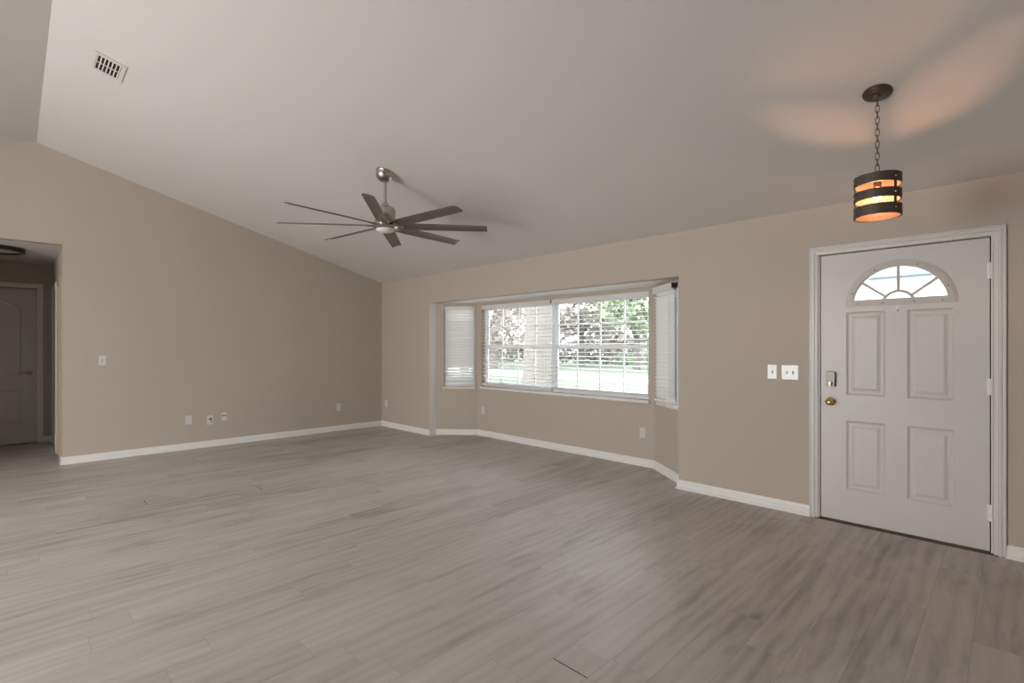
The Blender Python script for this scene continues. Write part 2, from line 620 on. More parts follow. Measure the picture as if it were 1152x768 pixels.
# ------------------------------------------------------------ casings and doors
def casing(name, X_plane, y0, y1, ztop, width, m='trim', axis='x', sign=-1, label=None, depth=0.018):
    """U-shaped moulded casing. outer edges y0,y1,ztop. axis 'x' -> wall plane x=const, profile toward sign."""
    prof = [(0.0, 0.0), (0.0, depth), (0.12, depth), (0.16, depth * 0.72), (0.30, depth * 0.72), (0.36, depth * 0.95), (0.55, depth * 0.95), (0.62, depth * 0.6), (0.90, depth * 0.55), (1.0, depth * 0.35), (1.0, 0.0)]
    bm = B()
    path = [((y0, 0), (1, 0)), ((y0, ztop), (1, -1)), ((y1, ztop), (-1, -1)), ((y1, 0), (-1, 0))]
    rows = []
    for (a, z), (ia, iz) in path:
        row = []
        for t, d in prof:
            aa = a + ia * t * width
            zz = z + iz * t * width
            row.append(bm.verts.new((X_plane + sign * d, aa, zz) if axis == 'x' else (aa, X_plane + sign * d, zz)))
        rows.append(row)
    k = len(prof)
    for A, Bq in zip(rows, rows[1:]):
        for j in range(k):
            bm.faces.new((A[j], A[(j + 1) % k], Bq[(j + 1) % k], Bq[j]))
    bm.faces.new(rows[0]); bm.faces.new(rows[-1][::-1])
    o = finish(bm, name, m)
    return struct(o, label, 'door casing') if label else o


def door_slab(name, m, wdt, hgt, thick, panels, holes_=(), parent=None, mtx=None, arch=()):
    """slab in local (u, v) plane, front face at w=0 looking toward -w; panels are loops of (u,v)."""
    bm = B()
    V = lambda u, v, w_: bm.verts.new(mtx @ Vector((u, v, w_)))
    outer = [(0, 0), (wdt, 0), (wdt, hgt), (0, hgt)]
    loops = []
    edges = []

    def loop(pts, w_):
        vs = [V(u, v, w_) for u, v in pts]
        es = [bm.edges.new((vs[i], vs[(i + 1) % len(vs)])) for i in range(len(vs))]
        return vs, es
    fo, eo = loop(outer, 0)
    edges += eo
    pl = []
    for p in panels:
        vs, es = loop(p, 0)
        edges += es
        pl.append((p, vs))
    hl = []
    for p in holes_:
        vs, es = loop(p, 0)
        edges += es
        hl.append((p, vs))
    nrm = (mtx.to_3x3() @ Vector((0, 0, -1)))
    bmesh.ops.triangle_fill(bm, use_beauty=True, use_dissolve=False, edges=edges, normal=nrm)
    # back
    bo, eb = loop(outer, thick)
    be = list(eb)
    bh = []
    for p in holes_:
        vs, es = loop(p, thick)
        be += es
        bh.append(vs)
    bmesh.ops.triangle_fill(bm, use_beauty=True, use_dissolve=False, edges=be, normal=-nrm)

    def bridge(A, Bq):
        n = len(A)
        for i in range(n):
            bm.faces.new((A[i], A[(i + 1) % n], Bq[(i + 1) % n], Bq[i]))
    bridge(fo, bo)
    for (p, vs), bv in zip(hl, bh):
        bridge(vs, bv)
    for p, vs in pl:
        us = [q[0] for q in p]; vv = [q[1] for q in p]
        cu, cv = (min(us) + max(us)) / 2, (min(vv) + max(vv)) / 2
        wu, wv_ = max(us) - min(us), max(vv) - min(vv)
        prev = vs
        for ins, dep in ((0.006, 0.005), (0.016, 0.009), (0.030, 0.009), (0.038, 0.007), (0.052, 0.003)):
            su, sv = (wu - 2 * ins) / wu, (wv_ - 2 * ins) / wv_
            cur = [V(cu + (u - cu) * su, cv + (v - cv) * sv, dep) for u, v in p]
            bridge(prev, cur)
            prev = cur
        bm.faces.new(prev)
    return finish(bm, name, m, parent)


def rect(u0, u1, v0, v1):
    return [(u0, v0), (u1, v0), (u1, v1), (u0, v1)]


# front door: local u = +Y, v = +Z, w = +X (into the wall); room face at x = 4.462
DX, DZ0 = 4.462, 0.014
door = struct(empty('door_1', (DX, 0.108, DZ0)), 'white front door with four raised panels and half round fanlight', 'door')
mt = Matrix(((0, 0, 1, 0), (1, 0, 0, 0), (0, 1, 0, 0), (0, 0, 0, 1)))
dw, dh = 0.952, 2.024
FC = (0.470, 1.625)             # centre of the fanlight in door coordinates
ro = 0.300
fan_hole = [(FC[0] + ro * cos(t), FC[1] + ro * sin(t)) for t in [pi * k / 36 for k in range(37)]]
fan_hole = [(FC[0] - ro, FC[1] + 0.016)] + [p for p in fan_hole[::-1] if p[1] > FC[1] + 0.017] + [(FC[0] + ro, FC[1] + 0.016)]
cols = [(0.174, 0.420), (0.545, 0.785)]
panels = [rect(a, b_, c, d) for a, b_ in cols for c, d in ((0.245, 0.762), (0.958, 1.581))]
door_slab('door_leaf', 'door', dw, dh, 0.042, panels, [fan_hole], door, mt)


# fanlight insert: trim ring, sunburst bars, pane
def arc_band(bm, r0, r1, w0, w1, zclip, a0=0.0, a1=pi, n=40, c=FC):
    """half ring between r0 and r1, flat from w0 (room side) to w1."""
    A = []
    for k in range(n + 1):
        t = a0 + (a1 - a0) * k / n
        A.append([(c[0] + r * cos(t), max(c[1] + r * sin(t), c[1] + zclip)) for r in (r0, r1)])
    vs = [[bm.verts.new(mt @ Vector((p[0], p[1], w_))) for p in (a[0], a[1]) for w_ in (w0, w1)] for a in A]
    for p, q in zip(vs, vs[1:]):
        for i, j in ((0, 1), (1, 3), (3, 2), (2, 0)):
            bm.faces.new((p[i], p[j], q[j], q[i]))
    bm.faces.new((vs[0][0], vs[0][1], vs[0][3], vs[0][2]))
    bm.faces.new((vs[-1][0], vs[-1][1], vs[-1][3], vs[-1][2]))


bm = B()
arc_band(bm, 0.268, 0.318, -0.008, 0.042, 0.0)
arc_band(bm, 0.276, 0.304, -0.014, 0.0, 0.0)
bx(bm, FC[0] - 0.316, FC[0] + 0.316, FC[1] - 0.004, FC[1] + 0.042, -0.0072, 0.0412, mt)
bx(bm, FC[0] - 0.304, FC[0] + 0.304, FC[1] + 0.006, FC[1] + 0.034, -0.0132, -0.0008, mt)
fr = finish(bm, 'fanlight_frame', 'fan_trim', door)
bm = B()
arc_band(bm, 0.083, 0.101, -0.009, 0.008, 0.038)
for ang in (90, 38, 142):
    d = Vector((cos(R(ang)), sin(R(ang))))
    n = Vector((-d.y, d.x))
    q = []
    for s, hw in ((0.097, 0.0085), (0.272, 0.0085)):
        for sg in (-1, 1):
            p = Vector(FC) + d * s + n * hw * sg
            q.append(p)
    prism_pts = [q[0], q[1], q[3], q[2]]
    v0 = [bm.verts.new(mt @ Vector((p.x, p.y, -0.0085))) for p in prism_pts]
    v1 = [bm.verts.new(mt @ Vector((p.x, p.y, 0.008))) for p in prism_pts]
    bm.faces.new(v0); bm.faces.new(v1[::-1])
    for i in range(4):
        bm.faces.new((v0[i], v1[i], v1[(i + 1) % 4], v0[(i + 1) % 4]))
finish(bm, 'sunburst_bars', 'fan_trim', door)
bm = B()
gp = [(FC[0] + 0.272 * cos(t), FC[1] + 0.272 * sin(t)) for t in [pi * k / 30 for k in range(31)]]
v0 = [bm.verts.new(mt @ Vector((p[0], p[1], 0.012))) for p in gp]
v1 = [bm.verts.new(mt @ Vector((p[0], p[1], 0.016))) for p in gp]
bm.faces.new(v0); bm.faces.new(v1[::-1])
for i in range(len(gp)):
    j = (i + 1) % len(gp)
    bm.faces.new((v0[i], v1[i], v1[j], v0[j]))
finish(bm, 'fanlight_pane', 'glass', door)
rotx = Matrix.Rotation(R(-90), 4, 'Y')   # lathe axis -> -X (toward room)
for a in (18, 62, 112, 158):
    bm = B()
    lathe(bm, [(0, 0.003), (0.003, 0.002), (0.0045, 0)], (0, 0, 0), 10, Matrix.Translation(mt @ Vector((FC[0] + 0.290 * cos(R(a)), FC[1] + 0.290 * sin(R(a)), -0.014))) @ rotx)
    finish(bm, 'screw', 'slot', fr, 40)
for u in (-0.24, -0.09, 0.09, 0.24):
    bm = B()
    lathe(bm, [(0, 0.003), (0.003, 0.002), (0.0045, 0)], (0, 0, 0), 10, Matrix.Translation(mt @ Vector((FC[0] + u, FC[1] + 0.012, -0.014))) @ rotx)
    finish(bm, 'screw', 'slot', fr, 40)

# keypad deadbolt (interior side) and knob
bm = B()
ly, lz = 0.992 - 0.108, 1.088 - DZ0
prof = []
w2, h2 = 0.032, 0.058
pts = [(-w2, -h2)] + [(w2, -h2)] + [(w2 * cos(t), h2 - 0.008 + 0.010 * sin(t)) for t in [pi * k / 8 for k in range(9)]]
v0 = [bm.verts.new((0.0, ly + p[0], lz + p[1])) for p in pts]
v1 = [bm.verts.new((-0.028, ly + p[0] * 0.95, lz + p[1] * 0.97)) for p in pts]
bm.faces.new(v0); bm.faces.new(v1[::-1])
for i in range(len(pts)):
    j = (i + 1) % len(pts)
    bm.faces.new((v0[i], v1[i], v1[j], v0[j]))
lk = finish(bm, 'deadbolt', 'pewter', door, bevel=0.003)
lk['label'] = 'pewter deadbolt cover'
bm = B()
lathe(bm, [(0.015, 0), (0.015, 0.010), (0.010, 0.013), (0, 0.013)], (0, 0, 0), 20, Matrix.Translation((-0.028, ly - 0.002, lz - 0.036)) @ rotx)
bx(bm, -0.050, -0.036, ly - 0.005, ly + 0.001, lz - 0.050, lz - 0.022)
finish(bm, 'thumb_turn', 'nickel', lk, 40)
bm = B()
ky, kz = 0.994 - 0.108, 0.914 - DZ0
lathe(bm, [(0.033, 0), (0.033, 0.004), (0.028, 0.008), (0.014, 0.012), (0.012, 0.030), (0.020, 0.038), (0.027, 0.048), (0.0275, 0.056), (0.023, 0.064), (0.012, 0.068), (0.010, 0.0665), (0, 0.0665)],
      (0, 0, 0), 28, Matrix.Translation((0.0, ky, kz)) @ rotx)
kn = finish(bm, 'door_knob', 'brass', door, 50)
kn['label'] = 'polished brass door knob'
# small clear hook under the fanlight
bm = B()
hy, hz = 0.583 - 0.108, 1.600 - DZ0
bx(bm, -0.003, 0.0, hy - 0.008, hy + 0.008, hz - 0.024, hz + 0.030)
tube(bm, [(-0.003, hy, hz), (-0.012, hy, hz - 0.014), (-0.020, hy, hz - 0.012), (-0.022, hy, hz - 0.002)], 0.004, 8)
finish(bm, 'wreath_hook', 'plate', door, 40)
# hinges
for z in (1.826, 1.076, 0.262):
    bm = B()
    yy = 0.100 - 0.108
    for k in range(5):
        z0 = z - 0.052 + k * 0.0208 - DZ0
        lathe(bm, [(0, 0), (0.0068, 0), (0.0068, 0.0198), (0, 0.0198)], (-0.007, yy, z0), 12)
    bx(bm, -0.0025, 0.0, yy, yy + 0.020, z - 0.052 - DZ0, z + 0.052 - DZ0)
    bx(bm, -0.0025, 0.0, yy - 0.016, yy, z - 0.052 - DZ0, z + 0.052 - DZ0)
    finish(bm, 'hinge', 'trim', door, 40)
bm = B()
bx(bm, -0.004, 0.0, 0.9545, 0.9600, 0.868, 0.935)
finish(bm, 'strike_plate', 'slot', door)
# weatherstrip behind the gap around the leaf
bm = B()
bx(bm, 0.044, 0.062, -0.013, 0.012, 0.0, dh + 0.012)
bx(bm, 0.044, 0.062, dw - 0.012, dw + 0.010, 0.0, dh + 0.012)
bx(bm, 0.044, 0.062, -0.013, dw + 0.010, dh - 0.010, dh + 0.02)
bx(bm, 0.044, 0.062, -0.013, dw + 0.010, -0.01, 0.02)
finish(bm, 'weatherstrip', 'gasket', door)

casing('trim_1', XW, CY0, CY1, 2.106, 0.0585, m='casing', label='white moulded casing around the front door')
bm = B()
prism(bm, [(DY0 - .001, 0), (DY0 + .006, 0), (DY0 + .006, DZ - .006), (DY1 - .004, DZ - .006), (DY1 - .004, 0), (DY1 + .001, 0), (DY1 + .001, DZ + .001), (DY0 - .001, DZ + .001)], 'x', XW + 0.001, XW + T)
struct(finish(bm, 'trim_2', 'trim'), 'white jamb lining inside the front door opening', 'door jamb')
bm = B()
prism(bm, [(XW - 0.018, 0), (XW - 0.006, 0.007), (XW + 0.03, 0.012), (XW + T, 0.012), (XW + T, 0)], 'y', 0.032, 1.132)
struct(finish(bm, 'trim_3', 'thresh'), 'thin brown threshold strip under the front door', 'threshold')

# hallway end door: room face y = 9.618, u = +X
hd = struct(empty('door_2', (-0.56, 9.600, 0.015)), 'dim white arched two panel door at the end of the hallway', 'door')
mh = Matrix(((1, 0, 0, 0), (0, 0, 1, 0), (0, 1, 0, 0), (0, 0, 0, 1)))


def arch_loop(u0, u1, v0, v1, rise):
    c = (u0 + u1) / 2
    hw = (u1 - u0) / 2
    top = [(c + hw * cos(t), v1 + rise * (1 - abs(cos(t)) ** 1.7)) for t in [pi * k / 20 for k in range(21)]]
    return [(u0, v0), (u1, v0)] + top


door_slab('door_leaf', 'door', 0.79, 2.11, 0.03, [arch_loop(0.145, 0.635, 0.90, 1.86, 0.12), rect(0.145, 0.635, 0.262, 0.735)], [], hd, mh)
bm = B()
roty = Matrix.Rotation(R(90), 4, 'X')
hx_, hz_ = 0.713, 0.965
lathe(bm, [(0.032, 0), (0.032, 0.004), (0.026, 0.009), (0.011, 0.011), (0.010, 0.045), (0, 0.045)], (0, 0, 0), 24, Matrix.Translation((hx_, 0, hz_)) @ roty)
tube(bm, [(hx_, -0.042, hz_), (hx_ - 0.02, -0.050, hz_), (hx_ - 0.06, -0.050, hz_ + 0.004), (hx_ - 0.115, -0.046, hz_ + 0.001)], [0.009, 0.010, 0.008, 0.006], 12)
hh = finish(bm, 'lever_handle', 'nickel', hd, 45)
casing('trim_4', 9.63, -0.630, 0.292, 2.212, 0.060, axis='y', label='dim white casing around the hallway door')
# hallway side doorway: jamb with warm light in its colour at the far side, casing, and a second door further in
bm = B()
prism(bm, [(DHY0, 0), (DHY0 + .018, 0), (DHY0 + .018, DHZ - .018), (DHY1 - .018, DHZ - .018), (DHY1 - .018, 0), (DHY1, 0), (DHY1, DHZ), (DHY0, DHZ)], 'x', HX - 0.002, HX + T)
struct(finish(bm, 'trim_5', 'cream'), 'jamb of the doorway just inside the hallway, warm light painted in', 'door jamb')
casing('trim_6', HX, DHY0 - 0.05, DHY1 + 0.056, DHZ + 0.055, 0.062, m='cream', label='casing of the doorway just inside the hallway, warm light painted in', depth=0.022)
casing('trim_7', HX, 8.62, 9.50, 2.16, 0.062, label='dim white casing of the far hallway side door')
d3 = struct(empty('door_3', (HX - 0.006, 8.68, 0.01)), 'closed white door on the side wall deep in the hallway', 'door')
mt3 = Matrix(((0, 0, 1, 0), (1, 0, 0, 0), (0, 1, 0, 0), (0, 0, 0, 1)))
door_slab('door_leaf', 'door', 0.76, 2.08, 0.006, [], [], d3, mt3)


# ------------------------------------------------------------ windows
def window(name, P, d, n, s0, s1, z0, z1, label, units=1, mull=0.10, cols_=4, inset=0.075):
    """opening s0..s1 along d from P, z0..z1; frame set back by inset along n (outward)."""
    mtx = Matrix(((d.x, n.x, 0, P.x), (d.y, n.y, 0, P.y), (0, 0, 1, 0), (0, 0, 0, 1)))
    root = struct(empty(name), label, 'window')
    f = B()
    fw = 0.032
    bx(f, s0, s0 + fw, inset, inset + .045, z0, z1, mtx)
    bx(f, s1 - fw, s1, inset, inset + .045, z0, z1, mtx)
    bx(f, s0 + fw, s1 - fw, inset, inset + .045, z1 - fw, z1, mtx)
    bx(f, s0 + fw, s1 - fw, inset, inset + .045, z0, z0 + 0.03, mtx)
    if units == 2:
        mid = s0 + MULL_S
        bx(f, mid - mull / 2, mid + mull / 2, inset - .008, inset + .045, z0 + .03, z1 - fw, mtx)
        bays = [(s0 + fw, mid - mull / 2), (mid + mull / 2, s1 - fw)]
    else:
        bays = [(s0 + fw, s1 - fw)]
    frm = finish(f, 'window_frame', 'vinyl', root)
    zm = 1.335 if units == 2 else (z0 + z1) / 2
    for a, b_ in bays:
        s = B()
        # lower sash in front, upper sash behind; meeting rail
        sw = 0.028
        for (c0, c1, off) in ((z0 + 0.03, zm + .022, 0.004), (zm - .022, z1 - fw, 0.022)):
            bx(s, a, a + sw, inset + off, inset + off + .018, c0, c1, mtx)
            bx(s, b_ - sw, b_, inset + off, inset + off + .018, c0, c1, mtx)
            bx(s, a + sw, b_ - sw, inset + off, inset + off + .018, c1 - 0.036, c1, mtx)
            bx(s, a + sw, b_ - sw, inset + off, inset + off + .018, c0, c0 + 0.036, mtx)
        sh = finish(s, 'sash', 'vinyl', root)
        g = B()
        for (c0, c1, off) in ((z0 + .06, zm - .014, 0.011), (zm + .014, z1 - fw - .03, 0.029)):
            for k in range(1, cols_):
                t = a + (b_ - a) * k / cols_
                bx(g, t - .009, t + .009, inset + off - .003, inset + off + .007, c0, c1, mtx)
            zc = (c0 + c1) / 2
            bx(g, a + sw, b_ - sw, inset + off - .003, inset + off + .007, zc - .009, zc + .009, mtx)
        finish(g, 'muntins', 'vinyl', sh)
        p = B()
        bx(p, a + .01, b_ - .01, inset + .0125, inset + .0155, z0 + .04, zm, mtx)
        bx(p, a + .01, b_ - .01, inset + .0305, inset + .0335, zm, z1 - fw, mtx)
        finish(p, 'pane', 'glass', sh)
    s = B()
    bx(s, s0 - .012, s1 + .012, -0.022, 0.0, z0 - .035, z0 - .002, mtx)
    bx(s, s0 + .001, s1 - .001, -0.001, T + .01, z0 - .034, z0 - .002, mtx)
    si = finish(s, 'window_sill', 'marble', root, bevel=0.003)
    return root, mtx


# centre double window: s runs from PB toward PC
MULL_S = (5.672 - 4.295)
Pc, dc, nc, _ = seg_frame(PB, PC)
w1, mC = window('window_1', Pc, dc, nc, PB[1] - WIN_C[1], PB[1] - WIN_C[0], WIN_C[2], WIN_C[3], 'wide double white window with grids in the middle of the bay', units=2, mull=0.055)
Pl, dl, nl, _ = seg_frame(PA, PB)
w2_, mL = window('window_2', Pl, dl, nl, *holes['left'][:2], 0.735, 1.96, 'narrow window in the left angled bay wall', cols_=2)
Pr, dr, nr, _ = seg_frame(PC, PD)
w3_, mR = window('window_3', Pr, dr, nr, *holes['right'][:2], 0.748, 1.955, 'narrow window in the right angled bay wall', cols_=2)


def blind(label, mtx, s0, s1, ztop, zbot, dep, pitch, tilt_f, slat_w, valance_h=0.058, val_dep=None, ladders=None, front_valance=True, wand=None, bunched=0, group='white horizontal blinds of the bay window', val_rings=False):
    """dep = centre of the slats, measured outward from the wall plane (negative is into the room)."""
    base = mtx @ Vector(((s0 + s1) / 2, dep, zbot))
    root = empty('window_blind', base)
    inv = Matrix.Translation(-base)
    m2 = inv @ mtx
    tag(root, label, 'blind', group)
    vd = dep - slat_w / 2 - 0.012 if val_dep is None else val_dep
    v = B()
    if val_rings:
        for k, (zz, hh, dd) in enumerate(((ztop - 0.018, 0.018, 0.0), (ztop - 0.040, 0.020, 0.006), (ztop - valance_h, valance_h - 0.042, 0.002))):
            bx(v, s0, s1, vd + dd, vd + 0.014, zz, zz + hh - 0.002, m2)
        bx(v, s0, s1, vd + 0.008, vd + 0.016, ztop - valance_h, ztop, m2)
    else:
        bx(v, s0, s1, vd, vd + 0.012, ztop - valance_h, ztop, m2)
        bx(v, s0, s1, vd - 0.003, vd, ztop - 0.012, ztop - 0.004, m2)
        bx(v, s0, s1, vd - 0.003, vd, ztop - valance_h + 0.004, ztop - valance_h + 0.012, m2)
    finish(v, 'valance', 'valance', root, bevel=0.0015)
    h = B()
    bx(h, s0 + .006, s1 - .006, dep - .025, dep + .025, ztop - 0.045, ztop - 0.002, m2)
    finish(h, 'headrail', 'blind', root)
    s = B()
    z = ztop - valance_h - 0.012
    nst = 0
    zend = zbot + 0.03 + bunched * 0.006
    zs = []
    while z > zend:
        zs.append(z)
        z -= pitch
    for i in range(bunched):
        zs.append(zbot + 0.024 + i * 0.0065)
    for i, z in enumerate(zs):
        ti = tilt_f(i, len(zs)) if i < len(zs) - bunched else 0.0
        hw = slat_w / 2
        cr = 0.0016
        pr_ = []
        for k in range(5):
            q = -1 + k * 0.5
            pr_.append((q * hw, cr * (1 - q * q)))
        pr_ += [(p[0], p[1] - 0.0040) for p in pr_[::-1]]
        va, vb = [], []
        for (a, b_) in pr_:
            ya = a * cos(ti) - b_ * sin(ti)
            zb = a * sin(ti) + b_ * cos(ti)
            va.append(s.verts.new(m2 @ Vector((s0 + .008, dep + ya, z + zb))))
            vb.append(s.verts.new(m2 @ Vector((s1 - .008, dep + ya, z + zb))))
        n = len(pr_)
        s.faces.new(va); s.faces.new(vb[::-1])
        for k in range(n):
            s.faces.new((va[k], vb[k], vb[(k + 1) % n], va[(k + 1) % n]))
    finish(s, 'slats', 'blind', root, 40)
    r_ = B()
    bx(r_, s0 + .006, s1 - .006, dep - slat_w / 2, dep + slat_w / 2, zbot, zbot + 0.018, m2)
    finish(r_, 'bottom_rail', 'blind', root, bevel=0.003)
    wdt = s1 - s0
    lad = ladders or [0.13, wdt / 2, wdt - 0.13]
    for l in lad:
        c = B()
        for sd in (-1, 1):
            tube(c, [m2 @ Vector((s0 + l, dep + sd * (slat_w / 2 + .001), zbot + .01)), m2 @ Vector((s0 + l, dep + sd * (slat_w / 2 + .001), ztop - .04))], 0.0011, 5)
        for zr in (zbot + .0085, ztop - .044):
            bx(c, s0 + l - .001, s0 + l + .001, dep - slat_w / 2 - .002, dep + slat_w / 2 + .002, zr, zr + .002, m2)
        bmesh.ops.remove_doubles(c, verts=c.verts, dist=0.00001)
        finish(c, 'ladder_cord', 'cord', root)
    if wand is not None:
        c = B()
        tube(c, [m2 @ Vector((s0 + wand, vd - .006, ztop - valance_h + .01)), m2 @ Vector((s0 + wand, vd - .008, ztop - valance_h - .55))], 0.0045, 6)
        finish(c, 'tilt_wand', 'blind', root, 40)
    return root


SPL = PB[1] - 4.281
sA, sB = PB[1] - 5.668, PB[1] - 2.866
flat = lambda i, n: R(6)
b1 = blind('open white blind covering the left half of the middle bay window', mC, sA, SPL - .003, 1.957, 0.760, 0.034, 0.0515, flat, 0.050, val_dep=0.0, bunched=3)
b2 = blind('open white blind covering the right half of the middle bay window', mC, SPL + .003, sB, 1.957, 0.772, 0.034, 0.0515, flat, 0.050, val_dep=0.0, bunched=3)
b3 = blind('closed white blind on the narrow left side window of the bay', mL, holes['left'][0] + .006, holes['left'][1] - .006, 1.955, 0.752, 0.036, 0.043,
           lambda i, n: R(-66) if 3 < i < n - 6 else (R(-60) if i < 1 or i > n - 3 else R(-46)), 0.050, val_dep=0.0, ladders=[0.10, 0.36])
b4 = blind('closed white blind with ridged valance on the narrow right side window', mR, holes['right'][0] - .004, holes['right'][1] + .086, 1.968, 0.760, -0.028, 0.043,
           lambda i, n: R(-68) if i > 1 else R(-40), 0.050, valance_h=0.062, val_dep=-0.072, ladders=[0.09, 0.39], val_rings=True)
bm = B()
bx(bm, holes['right'][1] - .004, holes['right'][1] + .100, -0.008, 0.0, 0.716, 1.954, mR)
finish(bm, 'side_casing', 'vinyl', w3_)
# clip where the two valances meet
bm = B()
q = mC @ Vector((SPL, -0.006, 1.945))
bx(bm, q.x - .006, q.x + .004, q.y + .004, q.y + .014, 1.915, 1.953)
cl = finish(bm, 'valance_clip', 'darkmetal')
cl.parent = b1
cl.matrix_parent_inverse = Matrix.Translation(-b1.location)
bm = B()
bx(bm, holes['right'][1] + .0865, holes['right'][1] + .092, -0.070, -0.001, 1.918, 1.966, Matrix.Translation(-b4.location) @ mR)
finish(bm, 'mounting_bracket', 'darkmetal', b4)


# ------------------------------------------------------------ switches and outlets
def plate_root(name, loc, rotz):
    return empty(name, loc, rotz)


# local frame: plate in the local XZ plane, front toward local -Y, origin at plate centre on the wall
def plate_mesh(w_, h_, root):
    bm = B()
    bx(bm, -w_ / 2, w_ / 2, -0.006, 0.0, -h_ / 2, h_ / 2)
    es = [e for e in bm.edges if all(v.co.y < -0.003 for v in e.verts)]
    bmesh.ops.bevel(bm, geom=es, offset=0.003, segments=2, affect='EDGES')
    return finish(bm, 'wall_plate', 'plate', root)


def screws(root, pts):
    for x, z in pts:
        bm = B()
        lathe(bm, [(0, 0.0015), (0.0025, 0.001), (0.0032, 0)], (0, 0, 0), 10, Matrix.Translation((x, -0.006, z)) @ Matrix.Rotation(R(90), 4, 'X'))
        finish(bm, 'screw', 'plate', root, 40)


def toggle(root, x):
    bm = B()
    bx(bm, x - .006, x + .006, -0.0065, -0.0055, -0.012, 0.012)
    finish(bm, 'toggle_slot', 'slot', root)
    bm = B()
    prism(bm, [(-0.006, -0.009), (-0.018, 0.004), (-0.018, 0.011), (-0.006, 0.007)], 'x', x - .0045, x + .0045)
    finish(bm, 'toggle', 'plate', root)


def make_switch(n=1, w_=0.070, h_=0.115):
    root = empty('light_switch')
    plate_mesh(w_, h_, root)
    xs = [0] if n == 1 else [-0.023, 0.023]
    for x in xs:
        toggle(root, x)
        screws(root, [(x, 0.030), (x, -0.030)])
    return root


def make_outlet(w_=0.070, h_=0.115):
    root = empty('power_outlet')
    plate_mesh(w_, h_, root)
    for z in (-0.0195, 0.0195):
        bm = B()
        pts = [(0.0165 * cos(t) * (1 if abs(cos(t)) < .93 else .95), max(-0.0135, min(0.0135, 0.0165 * sin(t)))) for t in [2 * pi * k / 24 for k in range(24)]]
        prism(bm, [(x, z + y) for x, y in pts], 'y', -0.0085, -0.005)
        r_ = finish(bm, 'receptacle', 'plate', root)
        bm = B()
        bx(bm, -0.0075, -0.0050, -0.0088, -0.0080, z - .001, z + .008)
        bx(bm, 0.0050, 0.0075, -0.0088, -0.0080, z - .001, z + .007)
        bx(bm, -0.0025, 0.0025, -0.0088, -0.0080, z - .010, z - .006)
        finish(bm, 'slots', 'slot', r_)
    screws(root, [(0, 0)])
    return root


RW = R(-90)     # on the window wall the plate's front (-Y local) must look toward -X world
sw = make_switch(1)
sw.location = (0.741, YG, 1.175)
tag(sw, 'single white toggle switch on the gable wall near the hallway opening', 'light switch', 'white toggle switches')
sw2 = copy_tree(sw)
sw2.location = (XW, 1.4085, 1.128); sw2.rotation_euler = (0, 0, RW)
tag(sw2, 'single white toggle switch, farther of two plates left of the front door', 'light switch', 'white toggle switches')
sw3 = make_switch(2, 0.122, 0.115)
sw3.location = (XW, 1.2755, 1.127); sw3.rotation_euler = (0, 0, RW)
tag(sw3, 'wide double toggle switch plate right beside the front door casing', 'light switch', 'white toggle switches')

ol = make_outlet()
ol.location = (1.616, YG, 0.381)
G = 'white duplex outlets'
tag(ol, 'white duplex outlet on gable wall, leftmost of the row of three plates', 'outlet', G)
for loc, rz, lab in (((3.672, YG, 0.378), 0, 'white duplex outlet on gable wall near the far room corner'),
                     ((XW, 7.47, 0.385), RW, 'faint white outlet on window wall, right of far corner before bay'),
                     ((BX, 5.63, 0.381), RW, 'white duplex outlet on bay wall under left end of double window'),
                     ((BX, 2.938, 0.372), RW, 'white duplex outlet on bay wall under right end of double window')):
    o = copy_tree(ol)
    o.location = loc; o.rotation_euler = (0, 0, rz)
    tag(o, lab, 'outlet', G)

cp = empty('cable_plate', (1.864, YG, 0.357))
tag(cp, 'white plate with a black cable stub hanging from it, gable wall', 'wall plate')
plate_mesh(0.075, 0.120, cp)
bm = B()
lathe(bm, [(0.010, 0), (0.010, 0.004), (0.005, 0.006), (0.005, 0.014), (0, 0.014)], (0, 0, 0), 14, Matrix.Translation((0, -0.006, 0.008)) @ Matrix.Rotation(R(90), 4, 'X'))
finish(bm, 'socket', 'slot', cp, 40)
bm = B()
tube(bm, [(0, -0.018, 0.008), (0.001, -0.035, 0.010), (0.004, -0.045, -0.002), (0.008, -0.040, -0.020), (0.012, -0.030, -0.042)], 0.0045, 8)
bx(bm, -0.016, -0.004, -0.022, -0.012, 0.008, 0.016)
bx(bm, 0.002, 0.016, -0.028, -0.014, 0.016, 0.030)
finish(bm, 'cable_stub', 'cable', cp, 50)
cp['category'] = 'wall plate'
jp = empty('jack_plate', (2.033, YG, 0.387))
tag(jp, 'small white plate with two black jacks, rightmost of the three plates', 'wall plate')
plate_mesh(0.066, 0.106, jp)
for x in (-0.013, 0.013):
    bm = B()
    bx(bm, x - .009, x + .009, -0.0085, -0.0055, 0.004, 0.019)
    finish(bm, 'jack', 'slot', jp)

# ------------------------------------------------------------ air vent on the slope
ct = math.atan(SL)


def slope_matrix(x, y, drop=0.0):
    """local +Z = into the room (down), X along slope (down-slope = +x world), origin on the ceiling surface"""
    ex = Vector((cos(ct), 0, -sin(ct)))
    ez = Vector((-sin(ct), 0, -cos(ct)))
    ey = ez.cross(ex)
    m_ = Matrix(((ex.x, ey.x, ez.x, x), (ex.y, ey.y, ez.y, y), (ex.z, ey.z, ez.z, ceil_z(x)), (0, 0, 0, 1)))
    return m_


